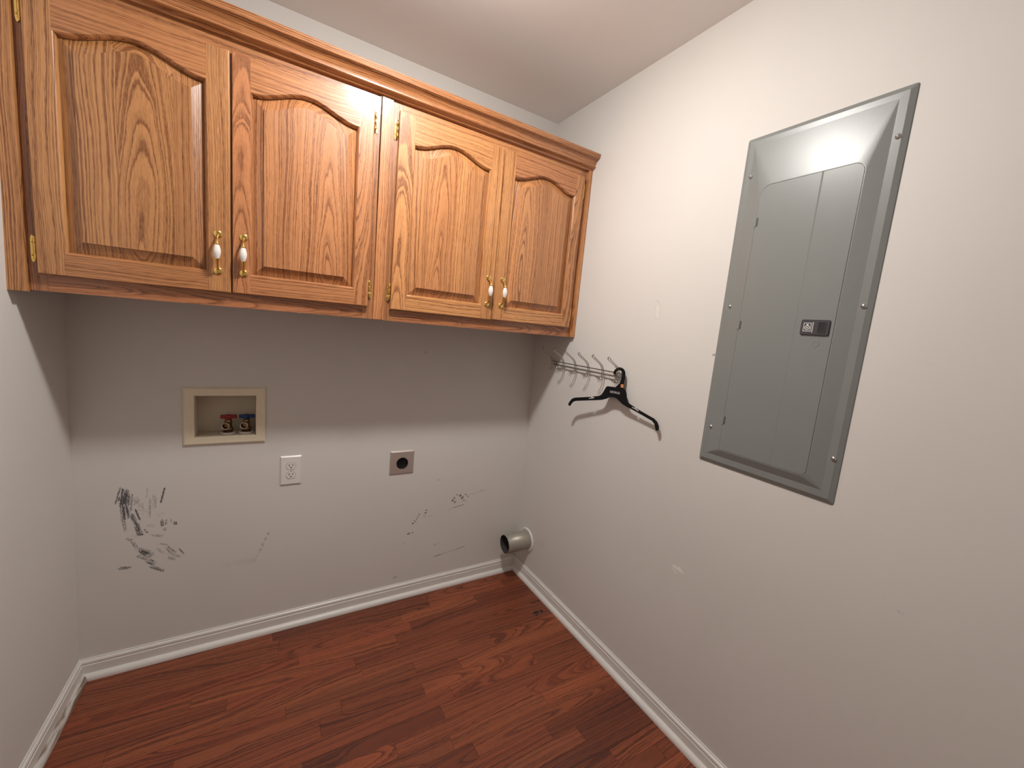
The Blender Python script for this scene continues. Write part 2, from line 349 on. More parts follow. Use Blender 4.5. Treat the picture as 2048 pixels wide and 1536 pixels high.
BS= [(-1.6983, 0.7026, -1.7121, 0.6463, 0.0024, 0.7), (-1.6888, 0.69, -1.6954, 0.6387, 0.0073, 0.8), (-1.6963, 0.6389, -1.6931, 0.587, 0.0061, 0.75), (-1.6931, 0.587, -1.6879, 0.5394, 0.0039, 0.5), (-1.678, 0.6873, -1.6827, 0.642, 0.0044, 0.95), (-1.6827, 0.642, -1.6781, 0.5923, 0.0032, 1.0), (-1.6675, 0.6731, -1.6724, 0.6146, 0.0026, 0.6), (-1.6558, 0.6613, -1.6555, 0.6353, 0.0055, 0.4), (-1.6442, 0.6415, -1.6448, 0.6155, 0.0052, 0.3), (-1.6596, 0.6152, -1.6493, 0.577, 0.0021, 1), (-1.671, 0.5989, -1.6607, 0.5658, 0.0051, 0.75), (-1.6607, 0.5658, -1.6505, 0.5192, 0.0054, 0.85), (-1.6543, 0.5186, -1.6421, 0.5176, 0.0024, 0.91), (-1.637, 0.5352, -1.6297, 0.5232, 0.0021, 0.737), (-1.6197, 0.651, -1.6237, 0.5859, 0.0039, 0.45), (-1.6062, 0.6622, -1.6089, 0.6178, 0.0047, 0.45), (-1.5779, 0.6874, -1.5894, 0.6335, 0.0023, 0.91), (-1.6273, 0.5494, -1.6082, 0.546, 0.0053, 0.3), (-1.5876, 0.5638, -1.587, 0.5422, 0.0034, 0.85), (-1.5749, 0.5616, -1.5762, 0.5456, 0.0026, 0.6), (-1.5813, 0.5303, -1.5795, 0.5205, 0.0034, 0.55), (-1.5493, 0.5504, -1.5494, 0.5409, 0.0034, 0.75), (-1.5611, 0.562, -1.5613, 0.5512, 0.0017, 0.565), (-1.6166, 0.51, -1.5876, 0.5017, 0.005, 0.45), (-1.684, 0.5099, -1.6714, 0.4994, 0.0049, 0.45), (-1.6715, 0.4968, -1.6591, 0.4677, 0.004, 0.5), (-1.6766, 0.5163, -1.6469, 0.5105, 0.0037, 0.2), (-1.6499, 0.4604, -1.6199, 0.435, 0.0074, 0.9), (-1.6503, 0.439, -1.6259, 0.4228, 0.008, 0.5), (-1.6318, 0.4133, -1.6128, 0.3966, 0.0063, 0.75), (-1.5979, 0.4712, -1.5744, 0.4636, 0.0034, 0.4), (-1.5746, 0.4527, -1.555, 0.4236, 0.0055, 0.6), (-1.6021, 0.453, -1.5828, 0.4324, 0.0042, 0.4), (-1.5712, 0.4105, -1.5533, 0.3981, 0.0037, 0.55), (-1.553, 0.4176, -1.5369, 0.4084, 0.0031, 0.4), (-1.5386, 0.4395, -1.5255, 0.4171, 0.0021, 0.795), (-1.7105, 0.3995, -1.6812, 0.3965, 0.0047, 0.7), (-1.6208, 0.3848, -1.5879, 0.3631, 0.0046, 0.7), (-1.5709, 0.4298, -1.5409, 0.4121, 0.0056, 0.3), (-1.5978, 0.5922, -1.5883, 0.58, 0.0078, 0.2), (-1.6521, 0.6218, -1.6264, 0.5968, 0.0078, 0.2), (-1.6264, 0.691, -1.629, 0.6575, 0.0016, 0.392), (-1.3943, 0.5039, -1.391, 0.4948, 0.0043, 0.8), (-1.3692, 1.135, -1.3629, 1.1332, 0.0032, 0.8), (-1.2419, 0.4609, -1.2767, 0.3788, 0.0028, 0.45), (-1.2767, 0.3788, -1.3199, 0.2996, 0.0055, 0.2), (-1.4124, 0.3543, -1.3459, 0.3609, 0.0104, 0.12), (-1.3458, 0.3279, -1.2854, 0.3696, 0.0087, 0.12), (-0.7062, 0.1161, -0.6984, 0.1088, 0.0065, 0.4), (-0.6235, 1.2361, -0.6162, 1.2365, 0.0048, 0.4), (-0.4254, 0.4776, -0.4223, 0.4706, 0.0041, 1), (-0.4176, 0.489, -0.4141, 0.4835, 0.0027, 0.91), (-0.4117, 0.4656, -0.4092, 0.4602, 0.0034, 1), (-0.4044, 0.5032, -0.3978, 0.4983, 0.0021, 0.795), (-0.3858, 0.4971, -0.3775, 0.4905, 0.0043, 1), (-0.3678, 0.4871, -0.3663, 0.4818, 0.0027, 0.91), (-0.375, 0.479, -0.367, 0.4774, 0.0032, 1), (-0.3539, 0.4968, -0.3485, 0.4946, 0.0027, 0.91), (-0.3398, 0.4858, -0.3369, 0.4828, 0.0024, 0.795), (-0.3649, 0.4639, -0.3566, 0.4652, 0.0024, 0.68), (-0.3486, 0.459, -0.3435, 0.4603, 0.0019, 0.565), (-0.4142, 0.4323, -0.3598, 0.4413, 0.0014, 0.91), (-0.4442, 0.4254, -0.4142, 0.4323, 0.0014, 0.45), (-0.3303, 0.4931, -0.2768, 0.4978, 0.0014, 0.45), (-0.2771, 0.5014, -0.2501, 0.5061, 0.0017, 0.68), (-0.567, 0.4417, -0.5593, 0.441, 0.0022, 0.91), (-0.5708, 0.4282, -0.5642, 0.4281, 0.0026, 1), (-0.6022, 0.4256, -0.5998, 0.4242, 0.0022, 1), (-0.6084, 0.4126, -0.6047, 0.4125, 0.0021, 1), (-0.6124, 0.4012, -0.6097, 0.4032, 0.0019, 0.91), (-0.6227, 0.3958, -0.6202, 0.3929, 0.0022, 0.91), (-0.6316, 0.3824, -0.6275, 0.3836, 0.0026, 1), (-0.6161, 0.3869, -0.6134, 0.3879, 0.0019, 0.795), (-0.5756, 0.4144, -0.568, 0.4142, 0.0017, 0.68), (-0.6542, 0.3297, -0.6428, 0.3314, 0.0022, 1), (-0.6304, 0.3324, -0.6267, 0.3332, 0.0022, 0.91), (-0.6477, 0.3371, -0.6445, 0.3375, 0.0016, 0.68), (-0.5137, 0.5945, -0.5088, 0.5949, 0.0026, 0.507), (-0.1902, 0.2768, -0.1838, 0.2821, 0.0039, 0.795), (-0.5023, 0.1773, -0.4691, 0.1828, 0.0016, 0.91), (-0.4691, 0.1828, -0.3848, 0.192, 0.0014, 0.507), (-0.3848, 0.192, -0.3334, 0.2006, 0.0016, 0.68), (-0.582, 0.4034, -0.5655, 0.4055, 0.0014, 0.45), (-0.5513, 0.408, -0.532, 0.4072, 0.0015, 0.392), (-0.5109, 0.244, -0.4862, 0.2466, 0.0021, 0.392), (-0.6696, 0.2816, -0.6653, 0.2855, 0.0019, 0.392), (-0.5555, 0.3989, -0.5508, 0.4006, 0.0015, 0.392)]
RS= [(-1.0414, 1.3581, -1.0448, 1.3585, 0.0033, 0.7), (-0.78, 1.5408, -0.7994, 1.522, 0.0024, 0.22), (-0.7994, 1.522, -0.8008, 1.4738, 0.0023, 0.22), (-0.8008, 1.4738, -0.7858, 1.4659, 0.0024, 0.2), (-0.7858, 1.4659, -0.7768, 1.5184, 0.0024, 0.2), (-0.7768, 1.5184, -0.7823, 1.5408, 0.0024, 0.22), (-1.1257, 0.8905, -1.1414, 0.9005, 0.0098, 0.05), (-1.1775, 0.9057, -1.1982, 0.9079, 0.0107, 0.06), (-1.2849, 0.623, -1.3327, 0.5993, 0.0227, 0.03), (-1.1051, 0.4638, -1.1164, 0.2807, 0.0259, 0.03), (-1.5991, 0.8166, -1.6034, 0.8171, 0.0017, 0.5), (-0.3477, 2.1952, -0.3912, 2.2006, 0.0016, 0.12), (-0.3912, 2.2006, -0.4044, 2.2312, 0.0015, 0.08), (-0.4247, 2.1841, -0.4099, 2.1641, 0.0015, 0.08), (-0.2215, 0.2635, -0.2691, 0.2829, 0.0053, 0.3), (-0.394, 0.7598, -0.4101, 0.7553, 0.0049, 0.15), (-1.0897, 0.3176, -1.128, 0.271, 0.0171, 0.02), (-0.9088, 1.2818, -0.9185, 1.2741, 0.0046, 0.06), (-1.0546, 0.9322, -1.0652, 0.9255, 0.0041, 0.1)]
RP= [(-1.0173, 0.5951, -1.0426, 0.5945, 0.0046, 1), (-1.0376, 0.5992, -1.0512, 0.592, 0.0043, 1), (-1.0147, 0.5858, -1.0289, 0.5768, 0.0027, 0.7), (-0.7871, 1.5128, -0.7925, 1.4811, 0.0065, 0.35)]
def fray(S):
    """a wide rub mark is a faint base with many thin parallel scratches"""
    rr=random.Random(3); out=[]
    for u0,v0,u1,v1,w,s in S:
        if w<.0030: out.append((u0,v0,u1,v1,w,s)); continue
        out.append((u0,v0,u1,v1,w*.95,s*.55))
        L=math.hypot(u1-u0,v1-v0)+1e-9; nx,ny=-(v1-v0)/L,(u1-u0)/L
        for k in range(9):
            o=rr.uniform(-1.3,1.3)*w; a=rr.uniform(-.15,.55); e=rr.uniform(.45,1.15); o2=o+rr.uniform(-.25,.25)*w
            if e-a<.25: e=a+.25
            out.append((u0+(u1-u0)*a+nx*o,v0+(v1-v0)*a+ny*o,u0+(u1-u0)*e+nx*o2,v0+(v1-v0)*e+ny*o2,max(w*rr.uniform(.14,.34),.0011),min(1,s*rr.uniform(.6,1.35))))
    return out
BS=fray(BS)
# back wall: the face plus a thick slab around the box opening
us=axis_vals(-2.0,.12,.2,[(-1.725,-1.45,.0017),(-1.45,-1.2,.01),(-1.22,-.80,.012),(-.80,-.28,.0020),(-.28,-.1,.03),(BOX[0],BOX[1],.5)])
us=sorted(set([u for u in us if not BOX[0]<u<BOX[1]]+[BOX[0],BOX[1],0.0]))
vs=axis_vals(-.05,2.5,.2,[(.08,.40,.0018),(.40,.715,.0018),(.715,.80,.01),(BOX[2],BOX[3],.5),(1.09,1.25,.004)])
vs=sorted(set([u for u in vs if not BOX[2]<u<BOX[3]]+[BOX[2],BOX[3]]))
wb=surface('wall_back',us,vs,lambda u,w:(u,0,w),{'dirt':strokes_at(us,vs,BS)},
           lambda u,w: BOX[0]<u<BOX[1] and BOX[2]<w<BOX[3])
struct(wb,'off-white painted back wall below the oak cabinets, with black scuff marks near the left corner')
sl=MB()
for a in ((-2.0,BOX[0],-.05,2.5),(BOX[1],.12,-.05,2.5),(BOX[0],BOX[1],-.05,BOX[2]),(BOX[0],BOX[1],BOX[3],2.5)):
    sl.box(a[0],a[1],.0005,.11,a[2],a[3])
sl.build('wall_core',WALL,wb)
# right wall
us=axis_vals(Y0,.0,.2,[(-1.64,-1.58,.0025),(-1.6,-1.0,.02),(-1.06,-1.0,.0025),(-.81,-.76,.0022),(-.44,-.33,.003),(-.33,0,.03)])
vs=axis_vals(-.05,2.5,.2,[(.16,.25,.004),(.25,.56,.02),(.56,.62,.0025),(.8,.83,.0025),(.85,.95,.01),(1.33,1.38,.0025),(1.45,1.56,.0022),(2.1,2.3,.004)])
wr=surface('wall_right',us,vs,lambda u,w:(0,u,w),{'dirt':strokes_at(us,vs,RS),'patch':strokes_at(us,vs,RP)})
struct(wr,'off-white painted right wall carrying the grey breaker panel and the hook rack')
b=MB(); b.box(.0005,.12,Y0,.0,-.05,2.5); b.build('wall_core',WALL,wr)
# left wall leans slightly
b=MB(); v=[]
for y in (Y0-.1,.1):
    for z in (-.05,2.5): v += [(LX(y,z),y,z),(LX(y,z)-.12,y,z)]
b.piece(v,[(0,4,6,2),(1,3,7,5),(0,1,5,4),(2,6,7,3),(0,2,3,1),(4,5,7,6)])
us=axis_vals(-1.0,0,.5,[(-.28,-.10,.002)]); 
struct(b.build('wall_left',WALL),'off-white painted left wall, shadowed under the cabinet')
b=MB(); b.box(-2.0,.12,Y0-.12,Y0,-.05,2.5); struct(b.build('wall_front',WALL),'off-white painted wall behind the camera')
b=MB(); b.box(-2.0,.12,Y0-.12,.12,H,H+.1); struct(b.build('ceiling',CEIL),'flat off-white ceiling lit by the lamp','ceiling')

# floor: sub-floor plus strip planks
floor=struct(empty('floor',(0,0,0)),'reddish brown oak strip floor running along the back wall','floor')
b=MB(); b.box(-2.0,.1,Y0-.1,.1,-.05,-.0125); b.build('subfloor',DARK,floor)
PW=.0572
def tone_floor():
    return (random.uniform(0,1), random.uniform(.80,1.18), random.uniform(.8,1.3))
# known end joints per row: (x of joint, value of plank on the left, value of plank on the right)
KNOWN={0:[],1:[(-.557,.8,1.2)],2:[],3:[(-.685,1.2,.85)],4:[(-.762,1.08,.85)],5:[(-.944,1.12,.95)],6:[(-.52,1.0,.9)],7:[(-.38,.95,1.1)],
       8:[(-1.02,.95,.9)],9:[(-.737,.85,1.15)],10:[(-.265,1.15,.8)],11:[(-.705,.68,1.0)],12:[(-.887,1.2,1.05)],13:[(-.717,.85,.95)],
       14:[(-.656,.72,.95)],15:[(-.40,1.0,.75)],16:[(-.30,.85,.62)],17:[(-.52,.95,.68)],18:[(-.25,.8,1.0)],19:[(-.6,1,.8)]}
def plank(x0,x1,ya,yb,val=None):
    g=.0002
    t=tone_floor()
    if val: t=(random.uniform(0,1) if val>.75 else 1.0, val, t[2])
    gu=random.choice((-1,1))*random.uniform(.0,.12); gd=random.uniform(.015,.09); tp=random.choice((-1,1))*random.uniform(.02,.10)
    gr=(1,2,0,gu,gd,tp,random.uniform(3,90),(x0,(ya+yb)/2,0))
    dz=random.uniform(0,.0003)
    X0,X1,A,B=x0+g,x1-g,ya+g,yb-g; c=.0004; zt=-dz
    v=[]
    for z,e in ((-.0125,0),(zt-c,0),(zt,c)):
        v+=[(X0+e,A+e,z),(X1-e,A+e,z),(X1-e,B-e,z),(X0+e,B-e,z)]
    f=[(0,1,2,3),(8,9,10,11)]
    for k in (0,4): f+=[(k,k+1,k+5,k+4),(k+1,k+2,k+6,k+5),(k+2,k+3,k+7,k+6),(k+3,k,k+4,k+7)]
    b=MB(); b.piece(v,f,gr,t); b.build('plank',FLOOR,floor)
rows=int((-Y0)/PW)+1
for i in range(-1,rows):
    yb=-.02-PW*i; ya=yb-PW; yb=min(yb,0); ya=max(ya,Y0)
    ks=KNOWN.get(i,[])
    cuts=[(k[0],k[1],k[2]) for k in ks]
    js=[k[0] for k in cuts]; val={}
    x=js[0] if js else random.uniform(-.9,-.3)
    L=[x]; q=x
    while q-random.uniform(0,.1)>-1.85:
        q-=random.uniform(.35,.75)
        if q>-1.80: L.insert(0,q)
    q=x
    while q<0:
        q+=random.uniform(.35,.75)
        if q<-.08: L.append(q)
    L=[-1.9]+[l for l in L if l>-1.85]+[.02]
    for a,c_ in zip(L[:-1],L[1:]):
        v_=None
        if cuts:
            if abs(c_-cuts[0][0])<1e-6: v_=cuts[0][1]
            if abs(a-cuts[0][0])<1e-6: v_=cuts[0][2]
        plank(a,c_,ya,yb,v_)
# knot holes
b=MB()
for (x,y,r1,r2) in ((-.098,-.381,.020,.0085),(-.067,-.383,.007,.012),(-.106,-.399,.008,.004)):
    n=14; b.piece([(x+r1*math.cos(6.283*k/n)*(1+.25*math.sin(k*2.7)),y+r2*math.sin(6.283*k/n)*(1+.3*math.cos(k*1.9)),.0004) for k in range(n)],[tuple(range(n))])
b.build('knot',DARK,floor)

# baseboards with a quarter-round shoe
BP=[(0,0),(.0105,0),(.0105,.052),(.0085,.054),(.0095,.058),(.0098,.064),(.0080,.068),(.0045,.0705),(.0035,.075),(0,.075)]
SP=[(.0105,0),(.0255,0),(.0255,.004),(.0245,.010),(.0215,.0155),(.0170,.0195),(.0120,.0215),(.0105,.0215)]
def run(prof, p0, p1, nrm, m0=0, m1=0):
    """extrude a (out, up) profile along a wall; m = mitre direction at each end"""
    p0=Vector(p0); p1=Vector(p1); t=(p1-p0).normalized(); nv=Vector(nrm)
    return [[tuple(p0+nv*a+Vector((0,0,z))+t*a*m0) for a,z in prof],[tuple(p1+nv*a+Vector((0,0,z))-t*a*m1) for a,z in prof]]
def baseboard(name,label,p0,p1,nrm,m0,m1,mat2=None):
    b=MB(); b.rings(run(BP,p0,p1,nrm,m0,m1),smooth=False)
    o=struct(b.build(name,TRIM),label,'baseboard')
    b=MB(); b.rings(run(SP,p0,p1,nrm,m0,m1),smooth=False); b.build('shoe_moulding',mat2 or TRIM,o)
baseboard('baseboard_back','white baseboard with shoe moulding along the back wall',(LX(0,0),0,0),(0,0,0),(0,-1,0),1,1)
baseboard('baseboard_right','white baseboard with shoe moulding below the breaker panel wall',(0,0,0),(0,Y0,0),(-1,0,0),1,1)
baseboard('baseboard_left','white baseboard of the left wall with brown grime on its shoe moulding',(LX(0,0),0,0),(LX(Y0,0),Y0,0),(1,0,0),1,1,DIRTY)
b=MB()
baseboard('baseboard_front','white baseboard behind the camera',(LX(Y0,0),Y0,0),(0,Y0,0),(0,1,0),1,1)

# ------------------------------------------------------------------ ceiling lamp (outside the frame)
def lamp():
    t=empty('ceiling_lamp',LAMP_POS,'round white ceiling lamp with a lit frosted bowl','lamp')
    b=MB(); b.lathe([(.092,0),(.095,-.008),(.095,-.026),(.084,-.030)],(0,0,-.0005),(0,0,1),40); b.build('lamp_base',WHITE,t)
    mt,nt,bs=new_mat('lit_glass')
    bs.inputs['Base Color'].default_value=(.9,.88,.84,1)
    bs.inputs['Emission Color'].default_value=(1.0,.97,.925,1)
    # the bulbs sit above the bowl: its bottom glows brighter than its sides
    ge=nt.nodes.new('ShaderNodeNewGeometry'); sx=nt.nodes.new('ShaderNodeSeparateXYZ'); nt.links.new(ge.outputs['Normal'],sx.inputs[0])
    dn=math_node(nt,'MAXIMUM',math_node(nt,'MULTIPLY',sx.outputs[2],-1.0),0.0)
    st=math_node(nt,'MULTIPLY_ADD',math_node(nt,'MULTIPLY',dn,dn),.80,.20)
    nt.links.new(math_node(nt,'MULTIPLY',st,LAMP_POWER),bs.inputs['Emission Strength'])
    b=MB(); b.lathe([(.080*math.cos(a*math.pi/24)**.75,-.030-.055*math.sin(a*math.pi/24)) for a in range(0,12)]+[(.004,-.085)],(0,0,0),(0,0,1),40,cap0=False)
    b.build('lamp_bowl',mt,t)
lamp()
# ------------------------------------------------------------------ oak wall cabinets
FY=-.305      # face frame
DY=-.322      # door face
def arch(t, zs, A): return zs + A*.5*(1-math.cos(2*math.pi*t))
def door(cab, org, x0, x1, z0, z1, xo0, xo1, zo, zs, hinge_side, handle_x, grains, tones):
    """one raised panel door; all x,z in room coordinates, org is the cabinet's origin"""
    def L(p): return (p[0]-org[0],p[1]-org[1],p[2]-org[2])
    A=.0395; e=.006; ch=.0035; FZ=DY; back=FY-.0008
    NA=26
    b=MB()
    cl=L(((x0+xo0)/2,FY,(z0+z1)/2)); cr_=L(((x1+xo1)/2,FY,(z0+z1)/2)); cb=L(((x0+x1)/2,FY,(z0+zo)/2)); ct=L(((x0+x1)/2,FY,z1-.05))
    G={'l':rg(0,1,2,cl,*grains[0]),'r':rg(0,1,2,cr_,*grains[1]),'b':rg(2,1,0,cb,*grains[2]),'t':rg(2,1,0,ct,*grains[3])}
    T=dict(zip('lrbt',tones[:4]))
    xf0,xf1=xo0-e,xo1+e; zf=zo-e
    def P(key,vs,fs,sm=False): b.piece([L(p) for p in vs],fs,G[key],T[key],0,sm)
    # flat faces
    P('l',[(x0+ch,FZ,z0+ch),(xf0,FZ,z0+ch),(xf0,FZ,z1-ch),(x0+ch,FZ,z1-ch)],[(0,1,2,3)])
    P('r',[(xf1,FZ,z0+ch),(x1-ch,FZ,z0+ch),(x1-ch,FZ,z1-ch),(xf1,FZ,z1-ch)],[(0,1,2,3)])
    P('b',[(xf0,FZ,z0+ch),(xf1,FZ,z0+ch),(xf1,FZ,zf),(xf0,FZ,zf)],[(0,1,2,3)])
    tv=[];tf=[]
    for i in range(NA+1):
        t=i/NA; x=xf0+(xf1-xf0)*t; tv+=[(x,FZ,arch(t,zs,A)+e),(x,FZ,z1-ch)]
        if i: k=2*i; tf.append((k-2,k,k+1,k-1))
    P('t',tv,tf)
    # thumbnail edge round the opening, going in to the panel
    dep=[(0,0),(.0016,.0014),(.0036,.0040),(.0052,.0075),(.006,.0130)]
    def ring(key,pts_fn,n):
        vs=[];fs=[]
        for i in range(n+1):
            for (s_,d_) in dep: vs.append(pts_fn(i/n,s_/e,d_))
        k=len(dep)
        for i in range(n):
            for j in range(k-1): a=i*k+j; fs.append((a,a+1,a+1+k,a+k))
        P(key,vs,fs,True)
    zt0=lambda q: zs+e*(1-q)
    ring('b',lambda t,q,d:((xf0+e*q)+((xf1-e*q)-(xf0+e*q))*t,FZ+d,zf+e*q),1)
    ring('l',lambda t,q,d:(xf0+e*q,FZ+d,(zf+e*q)+(zt0(q)-(zf+e*q))*t),1)
    ring('r',lambda t,q,d:(xf1-e*q,FZ+d,(zf+e*q)+(zt0(q)-(zf+e*q))*t),1)
    ring('t',lambda t,q,d:((xf0+e*q)+((xf1-e*q)-(xf0+e*q))*t,FZ+d,arch(t,zs,A)+e*(1-q)),NA)
    # rounded outer edge and sides
    def outer(key,pa,pb,na,nb):
        vs=[]
        for p,n_ in ((pa,na),(pb,nb)):
            for o_,d_ in ((0,0),(.6,.12),(1,1.0)): vs.append((p[0]+n_[0]*ch*o_,FZ+ch*d_,p[1]+n_[1]*ch*o_))
            vs.append((p[0]+n_[0]*ch,back,p[1]+n_[1]*ch))
        P(key,vs,[(0,1,5,4),(1,2,6,5),(2,3,7,6)],False)
    outer('l',(x0+ch,z0+ch),(x0+ch,z1-ch),(-1,-1),(-1,1)); outer('r',(x1-ch,z0+ch),(x1-ch,z1-ch),(1,-1),(1,1))
    outer('b',(x0+ch,z0+ch),(x1-ch,z0+ch),(-1,-1),(1,-1)); outer('t',(x0+ch,z1-ch),(x1-ch,z1-ch),(-1,1),(1,1))
    P('b',[(x0,back,z0),(x1,back,z0),(x1,back,z1),(x0,back,z1)],[(0,1,2,3)])
    d=b.build('door',OAK,cab)
    # raised panel: groove, sloping bevel, small step, flat field
    b=MB(); n=30; bv=.029
    lev=[(-.004,.0157),(.0010,.0156),(.0025,.0152),(bv-.002,.0054),(bv-.0008,.0050),(bv,.0004)]
    cx=(xo0+xo1)/2; staves=grains[4]
    edges=[xo0-.01]+[xo0+(xo1-xo0)*s_ for s_ in staves[0]]+[xo1+.01]
    def loop(off,d_):
        a0,a1=xo0+off,xo1-off; zb=zo+off; out=[]
        for i in range(n+1): t=i/n; out.append((a0+(a1-a0)*t,FZ+d_,arch(t,zs,A)-off))
        return out,[(a0+(a1-a0)*i/n,FZ+d_,zb) for i in range(n+1)],a0,a1
    sg=[rg(0,1,2,L(((edges[i]+edges[i+1])/2,FY,(zo+zs)/2)),*staves[1][i]) for i in range(len(edges)-1)]
    st=[staves[2][i] for i in range(len(edges)-1)]
    def stave(x):
        for i in range(len(edges)-1):
            if x<=edges[i+1]: return i
        return len(edges)-2
    LV=[loop(o_,d_) for o_,d_ in lev]
    def Q(vs):
        i=stave(sum(p[0] for p in vs)/len(vs)); b.piece([L(p) for p in vs],[tuple(range(len(vs)))],sg[i],st[i],0,False)
    for a,c_ in zip(LV[:-1],LV[1:]):
        for i in range(n):
            Q([a[0][i],a[0][i+1],c_[0][i+1],c_[0][i]]); Q([a[1][i],a[1][i+1],c_[1][i+1],c_[1][i]])
        Q([a[0][0],c_[0][0],c_[1][0],a[1][0]]); Q([a[0][n],c_[0][n],c_[1][n],a[1][n]])
    top,bot=LV[-1][0],LV[-1][1]
    for i in range(n): Q([bot[i],bot[i+1],top[i+1],top[i]])
    b.build('raised_panel',OAK,d)
    # pull: two brass feet and arms with a porcelain grip
    hx=handle_x; zc=(1.580+1.4725)/2-1.4 + (z0-.0115)
    y=DY
    for s_ in (1,-1):
        b=MB(); zf_=zc+s_*.0535
        b.lathe([(.0005,.0045),(.005,.0042),(.0095,.003),(.0115,.0015),(.0115,0)],L((hx,y,zf_)),(0,-1,0),18)
        b.lathe([(.0045,0),(.004,.004),(.0015,.0062)],L((hx,y-.003,zf_-s_*.006)),(0,-1,0),12)
        path=smooth_path([L((hx,y-.003,zf_-s_*.006)),L((hx,y-.012,zf_-s_*.010)),L((hx,y-.021,zf_-s_*.019)),L((hx,y-.0255,zf_-s_*.0285)),L((hx,y-.0265,zf_-s_*.033))],4)
        k=len(path); b.tube(path,[.0042-.0016*math.sin(math.pi*min(1,i/(k*.6))) + (.0030 if i>k*.62 else 0)*((i-k*.62)/(k*.38)) for i in range(k)],12)
        b.lathe([(.0060,0),(.0066,.0016),(.0060,.0032)],L((hx,y-.0265,zf_-s_*.0315)),(0,0,-s_),16)
        b.build('handle_bracket',BRASS,d)
    b=MB(); hl=.0195
    b.lathe([(.0058+.0042*math.cos(math.pi*.5*t)**1.0 if abs(t)<1 else .0055, hl*t) for t in [-1,-.9,-.75,-.5,-.25,0,.25,.5,.75,.9,1]],L((hx,y-.0265,zc)),(0,0,1),20)
    tag(b.build('handle_grip',PORC,d),'white porcelain handle grip')
    # hinges on the face frame beside the door
    for zh in (1.4735-1.4+z0-.0115, z1-.0605):
        s_=-1 if hinge_side=='l' else 1
        xe=x0 if s_<0 else x1
        b=MB(); hx_=xe+s_*.0042
        b.lathe([(.0002,-.0315),(.0018,-.0295),(.0016,-.0275),(.0026,-.0262),(.0034,-.0245),(.0034,-.012),(.0030,-.0117),(.0034,-.0113),(.0034,.0113),(.0030,.0117),(.0034,.012),(.0034,.0245),(.0026,.0262),(.0016,.0275),(.0018,.0295),(.0002,.0315)],L((hx_,FY-.0075,zh)),(0,0,1),12)
        xa=sorted((hx_,hx_+s_*.0115))
        lf=[(0,-.024),(.0095,-.024),(.0115,-.030),(.0075,-.0345),(.0035,-.030),(0,-.026)]
        lf=[(0,-.026),(.0035,-.030),(.0070,-.0345),(.0100,-.030),(.0115,-.024),(.0115,.024),(.0100,.030),(.0070,.0345),(.0035,.030),(0,.026)]
        f0=[L((hx_+s_*a*.8,FY-.0030,zh+c_)) for a,c_ in lf]; f1=[L((hx_+s_*a*.8,FY-.0002,zh+c_)) for a,c_ in lf]
        b.rings([f0,f1],smooth=False)
        for q in (-.016,.016): b.lathe([(.0022,0),(.0016,.0012),(.0002,.0016)],L((hx_+s_*.0058,FY-.003,zh+q)),(0,-1,0),8)
        b.build('hinge',BRASS,d)
    return d

def cabinet(label, x0, x1, zb, tilt, doors, mid):
    org=((x0+x1)/2,0,zb)
    t=empty('wall_cabinet',org,label,'cabinet','oak wall cabinets')
    t.rotation_euler=(0,tilt,0)
    def L(a): return (a[0]-org[0],a[1]-org[0],a[2]-org[1])
    zt=2.150; ox,oz=org[0],org[2]
    def bx(name,xa,xb,ya,yb,za,zc,al,tone,gr=None,**k):
        b=MB(); c=((xa+xb)/2-ox,(ya+yb)/2,(za+zc)/2-oz); ax=0 if al==2 else 2
        g=rg(ax,1,al,c,*(gr or ()))
        b.box(xa-ox,xb-ox,ya,yb,za-oz,zc-oz,g,tone,**k); return b.build(name,OAK,t)
    # carcass as one open-fronted box
    b=MB(); c=(0,-.15,.35)
    for (xa,xb,ya,yb,za,zc) in ((x0,x0+.012,FY+.019,-.001,zb,zt),(x1-.012,x1,FY+.019,-.001,zb,zt),(x0+.012,x1-.012,FY+.019,-.001,zb+.008,zb+.02),(x0+.012,x1-.012,FY+.019,-.001,zt-.012,zt),(x0+.012,x1-.012,-.006,-.001,zb+.02,zt-.012)):
        b.box(xa-ox,xb-ox,ya,yb,za-oz,zc-oz,rg(1,0,2,c),(.3,.8,1))
    b.build('carcass',OAK,t)
    sw=.034
    bx('frame_stile',x0,x0+sw,FY,FY+.0185,zb,zt-.002,2,(.6,.82,1.2)); bx('frame_stile',x1-sw,x1,FY,FY+.0185,zb,zt-.002,2,(.6,.88,1.2))
    bx('frame_rail',x0+sw,x1-sw,FY,FY+.0185,zb,zb+.055,0,(1.0,.86,1.2),(.012,.03,.05)); bx('frame_rail',x0+sw,x1-sw,FY,FY+.0185,2.06,zt-.002,0,(.4,1.0,1))
    if mid: bx('frame_stile',mid-.02,mid+.02,FY,FY+.0185,zb+.055,2.06,2,(.5,.7,1))
    for dd in doors: door(t,org,*dd)
    return t
